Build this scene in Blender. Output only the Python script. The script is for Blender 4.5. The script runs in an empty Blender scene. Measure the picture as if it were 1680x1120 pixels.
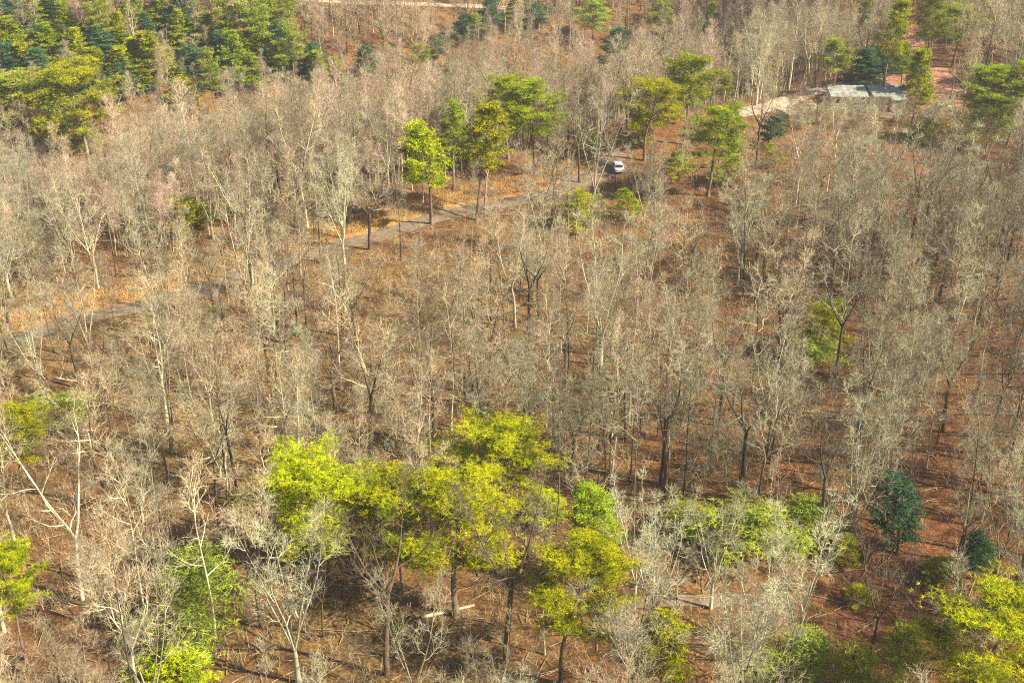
import bpy, bmesh, math, random
import numpy as np
from mathutils import Vector

SC = bpy.context.scene
COL = SC.collection
R = math.radians

# ------------------------------------------------------------------ camera, sky, sun, exposure
F, PITCH, CAMH = 2000.0, 29.0, 82.0          # focal length in pixels of a 1680 wide frame
cd = bpy.data.cameras.new('camera'); cam = bpy.data.objects.new('camera', cd); COL.objects.link(cam)
cd.sensor_width = 36.0; cd.lens = F / 1680.0 * 36.0; cd.clip_start = 1.0; cd.clip_end = 4000.0
cam.location = (0, 0, CAMH); cam.rotation_euler = (R(90 - PITCH), 0, 0)
SC.camera = cam

SUN_EL, SUN_AZ = R(40), math.atan2(0.95, -0.31)     # azimuth from +Y towards +X
w = bpy.data.worlds.new("World"); SC.world = w; w.use_nodes = True
nt = w.node_tree; nt.nodes.clear()
sky = nt.nodes.new('ShaderNodeTexSky'); sky.sky_type = 'NISHITA'; sky.sun_disc = False
sky.sun_elevation = SUN_EL; sky.sun_rotation = SUN_AZ; sky.air_density = 1.2; sky.dust_density = 1.5
bg = nt.nodes.new('ShaderNodeBackground'); bg.inputs[1].default_value = 0.07
wo = nt.nodes.new('ShaderNodeOutputWorld')
nt.links.new(sky.outputs[0], bg.inputs[0]); nt.links.new(bg.outputs[0], wo.inputs[0])
sd = bpy.data.lights.new('sun', 'SUN'); sd.energy = 5.0; sd.angle = R(0.5); sd.color = (1.0, 0.89, 0.73)
sun = bpy.data.objects.new('sun', sd); COL.objects.link(sun)
sv = Vector((math.sin(SUN_AZ) * math.cos(SUN_EL), math.cos(SUN_AZ) * math.cos(SUN_EL), math.sin(SUN_EL)))
sun.rotation_euler = sv.to_track_quat('Z', 'Y').to_euler(); sun.location = (60, -30, 120)
SC.view_settings.view_transform = 'Standard'; SC.view_settings.look = 'None'
SC.view_settings.exposure = 1.44; SC.view_settings.gamma = 1.0
SC.cycles.max_bounces = 5; SC.cycles.diffuse_bounces = 3; SC.cycles.use_denoising = False
SC.cycles.filter_width = 1.1

# ------------------------------------------------------------------ terrain
def ss(a, b, v):
    t = np.clip((np.asarray(v, float) - a) / (b - a), 0, 1); return t * t * (3 - 2 * t)

def ground(x, y):
    x = np.asarray(x, float); y = np.asarray(y, float)
    z = 1.3 * np.sin(x * .031 + 1.1) * np.sin(y * .027 + .4) + .7 * np.sin(x * .067 + y * .05) + .35 * np.sin(y * .14 - x * .09 + 2)
    z = z + 9.0 * np.exp(-((x - 105) / 38.) ** 2 - ((y - 140) / 48.) ** 2)            # the wood rises towards the right edge
    z = z - 3.0 * np.exp(-((x - 38) / 16.) ** 2 - ((y - 96) / 14.) ** 2)
    e = y - (222 + .56 * np.minimum(x, 60))                                      # ridge edge, the valley lies beyond it
    left = 1 - ss(25, 110, x)
    drop = -38 * ss(0, 75, e) + .40 * np.clip(e - 85, 0, None) * (1 - .35 * ss(150, 300, e))
    plain = .05 * np.clip(y - 270, 0, None)
    return z * (1 - .4 * ss(200, 300, y)) + left * drop + (1 - left) * plain

def gz(x, y): return float(ground(x, y))

_p = R(PITCH)
FW = np.array([0, math.cos(_p), -math.sin(_p)]); UP = np.array([0, math.sin(_p), math.cos(_p)])
def ray(px, py):
    d = FW + np.array([(px - 840) / F, 0, 0]) - UP * ((py - 560) / F)
    return d / np.linalg.norm(d)

def at(px, py, h=0.0):
    """world point on the terrain (h metres above it) seen at a photo pixel"""
    d = ray(px, py); t = np.arange(50, 900, .5)
    x, y, z = d[0] * t, d[1] * t, CAMH + d[2] * t
    i = np.nonzero(z - ground(x, y) - h <= 0)[0]
    i = i[0] if len(i) else len(t) - 1
    return float(x[i]), float(y[i]), float(t[i])

def proj(x, y, z):
    v = np.stack([np.asarray(x, float), np.asarray(y, float), np.asarray(z, float) - CAMH], -1)
    dz = v @ FW
    return 840 + F * v[..., 0] / dz, 560 - F * (v @ UP) / dz, dz

# ------------------------------------------------------------------ helpers
def tag(o, label=None, cat=None, group=None, kind=None):
    for k, v in (('label', label), ('category', cat), ('group', group), ('kind', kind)):
        if v: o[k] = v
    return o

def mesh(name, V, Fc, mats, smooth=False, mi=None):
    me = bpy.data.meshes.new(name)
    me.from_pydata(V if isinstance(V, list) else V.tolist(), [], Fc if isinstance(Fc, list) else Fc.tolist())
    for m in (mats if isinstance(mats, (list, tuple)) else [mats]): me.materials.append(m)
    if smooth: me.polygons.foreach_set('use_smooth', [True] * len(me.polygons))
    if mi is not None: me.polygons.foreach_set('material_index', mi)
    me.update(); return me

def obj(name, me, parent=None, loc=None):
    o = bpy.data.objects.new(name, me); COL.objects.link(o)
    if parent: o.parent = parent
    if loc: o.location = loc
    return o

# ------------------------------------------------------------------ materials
def new_mat(name):
    m = bpy.data.materials.new(name); m.use_nodes = True; n = m.node_tree
    n.nodes.clear(); out = n.nodes.new('ShaderNodeOutputMaterial')
    b = n.nodes.new('ShaderNodeBsdfPrincipled'); n.links.new(b.outputs[0], out.inputs[0])
    b.inputs['Roughness'].default_value = .85; b.inputs['Specular IOR Level'].default_value = .2
    return m, n, b, out

def nd(n, t, **kw):
    x = n.nodes.new(t)
    for k, v in kw.items():
        if k.startswith('i_'): x.inputs[k[2:].replace('_', ' ')].default_value = v
        else: setattr(x, k, v)
    return x

def ramp(n, src, stops):
    r = n.nodes.new('ShaderNodeValToRGB'); e = r.color_ramp.elements
    while len(e) < len(stops): e.new(.5)
    for el, (p, c) in zip(e, stops): el.position = p; el.color = (*c, 1)
    n.links.new(src, r.inputs[0]); return r.outputs[0]

def mixc(n, fac, a, b, mode='MIX'):
    m = n.nodes.new('ShaderNodeMix'); m.data_type = 'RGBA'; m.blend_type = mode
    for s, v in ((m.inputs[0], fac), (m.inputs[6], a), (m.inputs[7], b)):
        if hasattr(v, 'is_output'): n.links.new(v, s)
        elif isinstance(v, (int, float)): s.default_value = v
        else: s.default_value = (*v, 1)
    return m.outputs[2]

def hsv(n, col, val=None, sat=None, hue=None):
    h = n.nodes.new('ShaderNodeHueSaturation'); n.links.new(col, h.inputs['Color'])
    for k, v in (('Value', val), ('Saturation', sat), ('Hue', hue)):
        if v is not None: n.links.new(v, h.inputs[k])
    return h.outputs[0]

def mrange(n, src, a, b):
    m = nd(n, 'ShaderNodeMapRange'); n.links.new(src, m.inputs[0]); m.inputs[3].default_value = a; m.inputs[4].default_value = b
    return m.outputs[0]

def bark(name, c1, c2, scale=3.0, rnd=(.75, 1.25)):
    m, n, b, out = new_mat(name)
    tc = nd(n, 'ShaderNodeTexCoord'); mp = nd(n, 'ShaderNodeMapping'); mp.inputs['Scale'].default_value = (1, 1, .25)
    n.links.new(tc.outputs['Object'], mp.inputs[0])
    nz = nd(n, 'ShaderNodeTexNoise', i_Scale=scale, i_Detail=4.0); n.links.new(mp.outputs[0], nz.inputs[0])
    c = ramp(n, nz.outputs[0], [(.32, c1), (.66, c2)])
    oi = nd(n, 'ShaderNodeObjectInfo')
    c = hsv(n, c, val=mrange(n, oi.outputs['Random'], *rnd))
    n.links.new(c, b.inputs['Base Color']); return m

def foliage(name, dark, light, trans=.3, hue=(.485, .515)):
    m, n, b, out = new_mat(name)
    tc = nd(n, 'ShaderNodeTexCoord'); nz = nd(n, 'ShaderNodeTexNoise', i_Scale=.9, i_Detail=5.0, i_Roughness=.7)
    n.links.new(tc.outputs['Object'], nz.inputs[0])
    c = ramp(n, nz.outputs[0], [(.36, dark), (.6, light)])
    oi = nd(n, 'ShaderNodeObjectInfo')
    c = hsv(n, c, val=mrange(n, oi.outputs['Random'], .85, 1.15), hue=mrange(n, oi.outputs['Random'], *hue))
    n.links.new(c, b.inputs['Base Color']); b.inputs['Roughness'].default_value = .7; b.inputs['Specular IOR Level'].default_value = .04
    tr = nd(n, 'ShaderNodeBsdfTranslucent'); n.links.new(c, tr.inputs[0])
    mx = nd(n, 'ShaderNodeMixShader'); mx.inputs[0].default_value = trans
    n.links.new(b.outputs[0], mx.inputs[1]); n.links.new(tr.outputs[0], mx.inputs[2]); n.links.new(mx.outputs[0], out.inputs[0])
    return m

def plain(name, c, rough=.6, metal=0.0, var=.12, scale=2.0):
    m, n, b, out = new_mat(name)
    tc = nd(n, 'ShaderNodeTexCoord'); nz = nd(n, 'ShaderNodeTexNoise', i_Scale=scale, i_Detail=5.0); n.links.new(tc.outputs['Object'], nz.inputs[0])
    lo = tuple(v * (1 - var) for v in c); hi = tuple(min(1, v * (1 + var)) for v in c)
    n.links.new(ramp(n, nz.outputs[0], [(.3, lo), (.7, hi)]), b.inputs['Base Color'])
    b.inputs['Roughness'].default_value = rough; b.inputs['Metallic'].default_value = metal
    return m

def litter(name, pal, big=.035, fine=2.6):
    m, n, b, out = new_mat(name)
    tc = nd(n, 'ShaderNodeTexCoord')
    def nz(s, d=6.0, r=.6):
        q = nd(n, 'ShaderNodeTexNoise', i_Scale=s, i_Detail=d, i_Roughness=r); n.links.new(tc.outputs['Object'], q.inputs[0]); return q.outputs[0]
    a = ramp(n, nz(fine, 8.0, .75), [(.3, pal[0]), (.47, pal[1]), (.62, pal[2]), (.78, pal[3])])
    bcol = ramp(n, nz(fine * 1.6, 8.0, .75), [(.3, pal[0]), (.5, pal[4]), (.75, pal[5])])
    c = mixc(n, ramp(n, nz(big, 5.0), [(.42, (0, 0, 0)), (.58, (1, 1, 1))]), a, bcol)
    c = mixc(n, ramp(n, nz(.35, 6.0, .7), [(.55, (0, 0, 0)), (.8, (.75, .75, .75))]), c, pal[6])
    sx = nd(n, 'ShaderNodeSeparateXYZ'); n.links.new(tc.outputs['Object'], sx.inputs[0])
    ad = nd(n, 'ShaderNodeMath', operation='MULTIPLY_ADD'); ad.inputs[1].default_value = .012; n.links.new(sx.outputs[0], ad.inputs[0]); n.links.new(nz(.03, 4.0), ad.inputs[2])
    c = mixc(n, ramp(n, ad.outputs[0], [(.45, (0, 0, 0)), (.9, (.55, .55, .55))]), c, (.95, .60, .50), 'MULTIPLY')
    c = hsv(n, c, val=mrange(n, ramp(n, nz(.55, 7.0, .8), [(.36, (0, 0, 0)), (.62, (1, 1, 1))]), .5, 1.25))
    n.links.new(c, b.inputs['Base Color']); b.inputs['Roughness'].default_value = .95
    bp = nd(n, 'ShaderNodeBump', i_Strength=.9, i_Distance=.25); n.links.new(nz(3.5, 8.0, .75), bp.inputs['Height']); n.links.new(bp.outputs[0], b.inputs['Normal'])
    return m

M_GROUND = litter('leaf_litter', [(.028, .019, .008), (.115, .074, .027), (.37, .21, .06), (.60, .43, .18), (.17, .082, .028), (.36, .215, .082), (.13, .125, .055)])
M_VERGE = litter('orange_grass', [(.14, .08, .03), (.34, .17, .045), (.48, .27, .08), (.58, .38, .15), (.36, .22, .07), (.5, .34, .13), (.24, .2, .08)], fine=1.6)
M_DIRT = litter('red_dirt', [(.26, .15, .09), (.5, .31, .2), (.6, .41, .28), (.68, .5, .36), (.5, .27, .16), (.62, .42, .29), (.3, .2, .13)], fine=1.0, big=.09)
M_ASPH = plain('worn_asphalt', (.165, .122, .075), .9, var=.3, scale=1.3)
M_GRAVEL = plain('pale_gravel', (.38, .28, .19), .95, var=.25, scale=1.2)

BARKS = {
    'pale': bark('pale_bark', (.40, .32, .185), (.66, .57, .37)),
    'grey': bark('grey_bark', (.20, .175, .10), (.39, .34, .21)),
    'tan': bark('tan_bark', (.27, .205, .11), (.48, .39, .22)),
    'brown': bark('brown_bark', (.075, .052, .032), (.18, .13, .078)),
    'silver': bark('silver_bark', (.30, .285, .17), (.50, .485, .31)),
    'olive': bark('lichen_bark', (.21, .19, .10), (.39, .35, .20)),
    'trunk': bark('dark_trunk_bark', (.035, .026, .016), (.13, .10, .06), rnd=(.6, 1.5)),
    'rosy': bark('rosy_twigs', (.37, .26, .175), (.58, .45, .31)),
}
_tw = {'a': bark('tan_twigs', (.25, .195, .11), (.46, .37, .215)), 'b': bark('grey_twigs', (.19, .165, .10), (.37, .325, .205)),
       'c': bark('brown_twigs', (.08, .058, .035), (.18, .135, .08)), 'd': bark('silver_twigs', (.26, .245, .14), (.46, .44, .265))}
TWIG = {'pale': _tw['a'], 'grey': _tw['b'], 'tan': _tw['a'], 'brown': _tw['c'], 'silver': _tw['d'], 'olive': _tw['b'], 'rosy': BARKS['rosy']}
M_PBARK = bark('pine_bark', (.11, .075, .05), (.26, .19, .14))
FOL = {
    'lime': foliage('lime_needles', (.06, .105, .004), (.52, .53, .008), .18),
    'green': foliage('green_needles', (.06, .105, .006), (.40, .47, .018), .22),
    'dark': foliage('dark_needles', (.018, .058, .034), (.13, .235, .085), .2),
    'olive': foliage('olive_needles', (.12, .155, .015), (.44, .49, .06), .3),
}

# ------------------------------------------------------------------ tree builders
class TB:
    """collects tapered tubes and thin blades"""
    def __init__(s): s.V = []; s.F = []; s.n = 0
    def tube(s, P, rad, k):
        P = np.asarray(P, float); d = P[-1] - P[0]; d /= np.linalg.norm(d) + 1e-9
        a = np.cross(d, (0, 0, 1.) if abs(d[2]) < .9 else (1., 0, 0)); a /= np.linalg.norm(a); b = np.cross(d, a)
        th = np.arange(k) * 2 * math.pi / k
        ring = np.cos(th)[:, None] * a + np.sin(th)[:, None] * b
        V = (P[:, None, :] + np.asarray(rad)[:, None, None] * ring[None]).reshape(-1, 3)
        n0 = s.n; s.V.append(V); s.n += len(V)
        for i in range(len(P) - 1):
            for j in range(k):
                q = (j + 1) % k
                s.F.append((n0 + i * k + j, n0 + i * k + q, n0 + (i + 1) * k + q, n0 + (i + 1) * k + j))
    def blades(s, A, D, W, rng):
        """triangles from A along D (vectors with length), base width W"""
        A = np.asarray(A, float); D = np.asarray(D, float)
        q = rng.normal(size=A.shape); sd = np.cross(D, q); sd /= np.linalg.norm(sd, axis=1, keepdims=True) + 1e-9
        W = np.broadcast_to(W, (len(A),))[:, None] * .5
        V = np.stack([A - sd * W, A + sd * W, A + D], 1).reshape(-1, 3)
        n0 = s.n; s.V.append(V); s.n += len(V)
        idx = (n0 + np.arange(len(A)) * 3)[:, None] + np.arange(3)
        s.F += [tuple(r) for r in idx.tolist()]
    def mesh(s, name, mat, smooth=True): return mesh(name, np.concatenate(s.V), s.F, mat, smooth)

def rot_about(d, ang, az, rng):
    """unit vector at angle ang from d, azimuth az round it"""
    d = d / np.linalg.norm(d); a = np.cross(d, (0, 0, 1.) if abs(d[2]) < .95 else (1., 0, 0)); a /= np.linalg.norm(a); b = np.cross(d, a)
    return math.cos(ang) * d + math.sin(ang) * (math.cos(az) * a + math.sin(az) * b)

def path(p, d, L, n, wig, trop, rng):
    P = [np.array(p, float)]; d = np.array(d, float)
    for _ in range(n - 1):
        d = d + rng.normal(size=3) * wig + np.array([0, 0, trop]); d /= np.linalg.norm(d)
        P.append(P[-1] + d * L / (n - 1))
    return np.array(P)

def on(P, t):
    s = t * (len(P) - 1); i = min(int(s), len(P) - 2); f = s - i
    d = P[i + 1] - P[i]; return P[i] * (1 - f) + P[i + 1] * f, d / np.linalg.norm(d)

def bare_tree(seed, H=18., fork=.45, stems=1, spread=.35, r0=.2, cs=.42, limb=.30, nlimb=13, ang=(62, 28), nb=7, nt_=6, fine=6, lean=0.0, tw=1.0):
    rng = np.random.default_rng(seed); T = TB(); C = TB(); paths = []
    d0 = np.array([lean, 0, 1.])
    if stems == 1:
        P = path((0, 0, -.6), d0, H * .97 + .6, 9, .045, .02, rng); t = np.linspace(0, 1, 9)
        T.tube(P, r0 * (1.0 - .93 * t) * (1 + .5 * np.exp(-t * 22)), 7); paths.append((P, r0 * .98, cs))
    else:
        P = path((0, 0, -.6), d0, H * fork + .6, 5, .04, .02, rng)
        T.tube(P, r0 * np.linspace(1.35, .92, 5), 7); az0 = rng.uniform(0, 6.28)
        for k in range(stems):
            az = az0 + k * 6.28 / stems + rng.uniform(-.4, .4); sp = spread * rng.uniform(.6, 1.25)
            d = np.array([math.cos(az) * sp, math.sin(az) * sp, 1.]); L = H * (1 - fork) * rng.uniform(.85, 1.05)
            Q = path(P[-1] - np.array([0, 0, .15]), d, L, 8, .07, .09, rng); rr = r0 * (.75 if stems < 4 else .55) * rng.uniform(.8, 1.1)
            T.tube(Q, rr * (1 - .9 * np.linspace(0, 1, 8)), 6); paths.append((Q, rr, max(.12, (cs - fork) / (1 - fork))))
    A = []; D = []
    nl = max(4, int(nlimb / len(paths) + .5))
    for P, rs, c0 in paths:
        hh = np.linalg.norm(P[-1] - P[0]); az = rng.uniform(0, 6.28)
        for i in range(nl + 1):
            u = i / nl; t = c0 + (1 - c0) * (u ** .9) * .985; az += 2.4 + rng.uniform(-.5, .5)
            p, d = on(P, t)
            if i == nl: a, L = .1, limb * H * .32
            else: a = R(ang[0] * (1 - u) + ang[1] * u) * rng.uniform(.75, 1.2); L = limb * H * (1 - .55 * u) * rng.uniform(.6, 1.2) * (1 if stems == 1 else .82)
            rl = max(.03, rs * (1 - .9 * t) * .6 + .016)
            Q = path(p, rot_about(d, a, az, rng), L, 6, .21, .12, rng); C.tube(Q, rl * (1 - .85 * np.linspace(0, 1, 6)), 5)
            baz = rng.uniform(0, 6.28)
            for j in range(nb):
                v = .2 + .8 * (j + rng.uniform(0, .8)) / nb; v = min(v, 1); baz += 2.4 + rng.uniform(-.5, .5)
                p2, d2 = on(Q, v); L2 = L * (.55 - .25 * v) * rng.uniform(.6, 1.3) + .25
                S = path(p2, rot_about(d2, R(rng.uniform(25, 58)) if v < .97 else .15, baz, rng), L2, 4, .2, .08, rng)
                rb = max(.016, rl * (1 - .85 * v) * .55); C.tube(S, rb * (1 - .7 * np.linspace(0, 1, 4)), 3)
                for q in range(nt_):
                    x = .15 + .85 * (q + rng.uniform(0, .9)) / nt_; x = min(x, 1)
                    p3, d3 = on(S, x); L3 = (L2 * .42 + .3) * rng.uniform(.6, 1.3)
                    e = rot_about(d3, R(rng.uniform(20, 60)), rng.uniform(0, 6.28), rng) + np.array([0, 0, .12])
                    A.append(p3); D.append(e / np.linalg.norm(e) * L3)
    C.mark = len(C.F); A = np.array(A); D = np.array(D); C.blades(A, D, .032 * tw, rng)
    k = fine; AA = np.repeat(A, k, 0); DD = np.repeat(D, k, 0)
    f = rng.uniform(.2, 1.0, (len(AA), 1)); ln = np.linalg.norm(DD, axis=1, keepdims=True)
    e = DD / ln + rng.normal(size=DD.shape) * .34; e[:, 2] += .10; e /= np.linalg.norm(e, axis=1, keepdims=True)
    C.blades(AA + DD * f, e * (ln * .55 + .12) * rng.uniform(.5, 1.2, (len(AA), 1)), .019 * tw, rng)
    return T, C

def pine(seed, H=18., cb=.5, Rr=3.6, prof='round', nbr=42, r0=.2, sec=6, tufts=9, blades=8, bl=.36, bw=.075, flat=.4, clump=.6, lean=0.03):
    rng = np.random.default_rng(seed); T = TB(); C = TB()
    P = path((0, 0, -.6), (lean, 0, 1.), H * .97 + .6, 10, .025 if prof == 'cone' else .05, .03, rng); t = np.linspace(0, 1, 10)
    T.tube(P, r0 * (1 - .9 * t) * (1 + .4 * np.exp(-t * 20)), 7)
    az = 0; cen = []; out = []
    for i in range(nbr):
        u = (i + rng.uniform(0, .9)) / nbr; tt = cb + (1 - cb) * u * .985; az += 2.4 + rng.uniform(-.6, .6)
        if prof == 'cone': L = Rr * (1.02 - u) ** .85 * rng.uniform(.75, 1.15); a = R(82 - 25 * u)
        elif prof == 'tall': L = Rr * (.55 + .5 * math.sin(math.pi * min(1, u * 1.0 + .15))) * (1 - .55 * max(0, u - .6) / .4) * rng.uniform(.55, 1.2); a = R(78 - 40 * u)
        else: L = Rr * math.sqrt(max(.08, 1 - (abs(u - .42) / .62) ** 2)) * rng.uniform(.55, 1.18); a = R(80 - 50 * u)
        p, d = on(P, min(tt, .995)); Q = path(p, rot_about(np.array([0, 0, 1.]), a, az, rng), L, 5, .13, .05 if prof != 'cone' else .02, rng)
        T.tube(Q, max(.02, r0 * (1 - .85 * tt) * .42) * (1 - .75 * np.linspace(0, 1, 5)), 4)
        for j in range(sec):
            v = .3 + .7 * (j + rng.uniform(.2, 1)) / sec; v = min(v, 1)
            p2, d2 = on(Q, v); side = rng.uniform(-1, 1) * (1.1 if v < .95 else .2)
            e = rot_about(d2, abs(side), rng.uniform(0, 6.28), rng); e[2] = abs(e[2]) * .5 + .1
            L2 = (.25 + .22 * L * (1.1 - v)) * rng.uniform(.6, 1.3); q = p2 + e * L2
            C0 = np.array([p2, q]); T.tube(C0, [.018, .008], 3)
            cen.append(q); out.append(e)
            if L2 > .6: cen.append((p2 + q) / 2); out.append(e)
    cen = np.array(cen); out = np.array(out); n = len(cen)
    c = np.repeat(cen, tufts, 0); o = np.repeat(out, tufts, 0)
    off = rng.normal(size=c.shape) * np.array([clump, clump, clump * flat]) * .6; c = c + off
    c = np.repeat(c, blades, 0); o = np.repeat(o, blades, 0)
    dd = rng.normal(size=c.shape) * .75 + o * .5 + np.array([0, 0, .45]); dd /= np.linalg.norm(dd, axis=1, keepdims=True)
    C.blades(c, dd * bl * rng.uniform(.7, 1.3, (len(c), 1)), bw, rng)
    return T, C

class Proto: pass
def make_proto(T, C, tm, cm, H, W, cb, word):
    p = Proto(); p.T = T.mesh('trunk', tm); p.C = C.mesh('crown', cm, False)
    if hasattr(C, 'mark'): p.C.polygons.foreach_set('material_index', [0] * C.mark + [1] * (len(C.F) - C.mark))
    V = np.concatenate(C.V); p.H = H; p.R = float(np.percentile(np.hypot(V[:, 0], V[:, 1]), 96)); p.cb = cb; p.word = word; return p

BP = []
def addb(word, mat, tmat=None, **kw):
    seed = 11 + len(BP) * 7; T, C = bare_tree(seed, **kw); BP.append(make_proto(T, C, BARKS[tmat or mat], [BARKS[mat], TWIG[mat]], kw.get('H', 18.), 0, kw.get('cs', .42), word))
addb('grey upright', 'grey', 'trunk', r0=.16, limb=.25)                          # 0
addb('tan upright', 'tan', nlimb=15, limb=.24, cs=.38, r0=.16)                    # 1
addb('pale forked', 'pale', stems=2, fork=.3, spread=.28, limb=.24, r0=.17, nb=6, nt_=6, fine=5)      # 2
addb('tan broad', 'tan', 'trunk', stems=3, fork=.38, spread=.45, limb=.24, nlimb=16, r0=.18)         # 3
addb('grey many-stemmed', 'olive', stems=4, fork=.12, spread=.34, limb=.2, nlimb=18, r0=.22, cs=.4)   # 4
addb('silver fan-shaped', 'silver', stems=5, fork=.2, spread=.4, limb=.2, nlimb=20, nb=8, cs=.4, r0=.2)  # 5
addb('brown slim', 'brown', cs=.55, limb=.18, nlimb=10, r0=.12)                  # 6
addb('pale slim', 'pale', cs=.5, limb=.2, nlimb=11, r0=.125, nb=5, nt_=6, fine=5)                     # 7
addb('brown broad', 'brown', stems=2, fork=.45, spread=.4, limb=.28, r0=.21, nb=6)       # 8
addb('tan slim leaning', 'tan', 'trunk', cs=.45, limb=.2, nlimb=11, r0=.12, lean=.12)    # 9
addb('small silver bushy', 'silver', H=9., stems=3, fork=.12, spread=.55, limb=.3, nlimb=15, r0=.08, cs=.25, nb=8, nt_=7, fine=6)  # 10
addb('small tan bushy', 'tan', H=8., fork=.1, stems=3, spread=.5, limb=.32, nlimb=13, r0=.06, cs=.2, nb=7, nt_=7, fine=6)  # 11
addb('grey crooked', 'olive', 'trunk', stems=3, fork=.5, spread=.6, limb=.27, r0=.18, nb=6)        # 12
addb('pale crooked', 'pale', stems=3, fork=.36, spread=.5, limb=.24, r0=.15, nb=5, nt_=6, fine=4)   # 13
addb('dark-trunked slender', 'tan', 'trunk', cs=.6, limb=.17, nlimb=9, r0=.12, nb=6)              # 14
addb('grey pole-like', 'grey', 'trunk', cs=.66, limb=.15, nlimb=8, r0=.11, nb=6, lean=.05)        # 15
addb('thin-crowned tan', 'tan', 'trunk', stems=2, fork=.55, spread=.3, limb=.22, nlimb=10, r0=.14, nb=5, nt_=6, fine=5)  # 16
addb('thin-crowned grey', 'silver', 'trunk', cs=.36, limb=.26, nlimb=12, r0=.15, nb=5, nt_=5, fine=5, ang=(75, 35))     # 17
addb('wide dark-trunked', 'grey', 'trunk', stems=4, fork=.42, spread=.62, limb=.22, nlimb=18, r0=.2, nb=7)             # 18
addb('lichen-tinted slim', 'olive', cs=.48, limb=.2, nlimb=12, r0=.13, lean=-.07)                                       # 19
addb('rosy slender', 'rosy', cs=.4, limb=.24, nlimb=14, r0=.12)     # 20

PP = {}
def addp(key, fol, H, cb, **kw):
    T, C = pine(100 + len(PP) * 5, H=H, cb=cb, **kw); p = make_proto(T, C, M_PBARK, FOL[fol], H, 0, cb, key); PP[key] = p
addp('round', 'lime', 17., .5, Rr=4.3, nbr=31, tufts=20, blades=13, bl=.27, bw=.036, flat=.3, clump=.66, r0=.2)
addp('round2', 'lime', 17., .46, Rr=3.9, nbr=28, tufts=20, blades=13, bl=.27, bw=.036, flat=.3, clump=.66, r0=.18, lean=-.05)
addp('roundg', 'green', 17., .5, Rr=3.8, nbr=40, tufts=13, blades=10, bl=.3, bw=.045, flat=.32, r0=.18)
addp('tall', 'lime', 20., .45, Rr=2.8, prof='tall', nbr=44, tufts=9)
addp('tallg', 'green', 20., .45, Rr=2.8, prof='tall', nbr=42, tufts=9)
addp('cone', 'lime', 15., .08, Rr=3.2, prof='cone', nbr=64, sec=5, tufts=7, flat=.25, lean=0, bl=.45, bw=.1)
addp('coneg', 'green', 15., .08, Rr=3.2, prof='cone', nbr=64, sec=5, tufts=7, flat=.25, lean=0, bl=.45, bw=.1)
addp('coned', 'dark', 15., .06, Rr=3.4, prof='cone', nbr=64, sec=5, tufts=8, flat=.3, lean=0, bl=.45, bw=.1)
addp('bush', 'lime', 8., .15, Rr=2.2, prof='tall', nbr=26, tufts=7, bl=.3, bw=.06, clump=.45, r0=.1)
addp('dark', 'dark', 14., .25, Rr=2.4, prof='tall', nbr=44, tufts=9, r0=.15)
addp('thin', 'olive', 9., .2, Rr=2.4, prof='tall', nbr=32, sec=6, tufts=7, blades=7, bl=.32, bw=.055, r0=.1)
addp('olive', 'olive', 17., .5, Rr=3.8, nbr=40, tufts=9, r0=.2)

# ------------------------------------------------------------------ the ground
def grid_mesh(name, x0, x1, y0, y1, step, mat):
    xs = np.arange(x0, x1 + .1, step); ys = np.arange(y0, y1 + .1, step); X, Y = np.meshgrid(xs, ys)
    V = np.stack([X, Y, ground(X, Y)], -1).reshape(-1, 3); nx, ny = len(xs), len(ys)
    i = (np.arange(ny - 1)[:, None] * nx + np.arange(nx - 1)[None]).reshape(-1)
    return mesh(name, V, np.stack([i, i + 1, i + nx + 1, i + nx], 1), mat, True)
g = obj('ground', grid_mesh('ground', -420, 420, -60, 900, 3.0, M_GROUND)); tag(g, kind='structure')

def strip(name, pts, half, mat, dz, jag=0.0, seed=1, off=0.0):
    rng = np.random.default_rng(seed); P = np.array(pts, float); seg = [P[0]]
    Q = []
    for i in range(len(P) - 1):                                   # Catmull-Rom through the points
        a = P[max(i - 1, 0)]; b = P[i]; c = P[i + 1]; d = P[min(i + 2, len(P) - 1)]
        n = max(3, int(np.linalg.norm(c - b) / 1.5))
        for k in range(n):
            t = k / n; Q.append(.5 * ((2 * b) + (c - a) * t + (2 * a - 5 * b + 4 * c - d) * t * t + (3 * b - a - 3 * c + d) * t ** 3))
    Q.append(P[-1]); Q = np.array(Q); T = np.gradient(Q, axis=0); T /= np.linalg.norm(T, axis=1, keepdims=True); N = np.stack([-T[:, 1], T[:, 0]], 1)
    V = []; m = 7
    for q, nn in zip(Q, N):
        a = off - half - rng.uniform(0, jag); b = off + half + rng.uniform(0, jag)
        for k in range(m):
            w_ = q + nn * (a + (b - a) * k / (m - 1)); V.append((w_[0], w_[1], gz(w_[0], w_[1]) + dz))
    Fc = [(i * m + k, i * m + k + 1, (i + 1) * m + k + 1, (i + 1) * m + k) for i in range(len(Q) - 1) for k in range(m - 1)]
    o = obj(name, mesh(name, V, Fc, mat, True)); tag(o, kind='structure'); return Q

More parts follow.
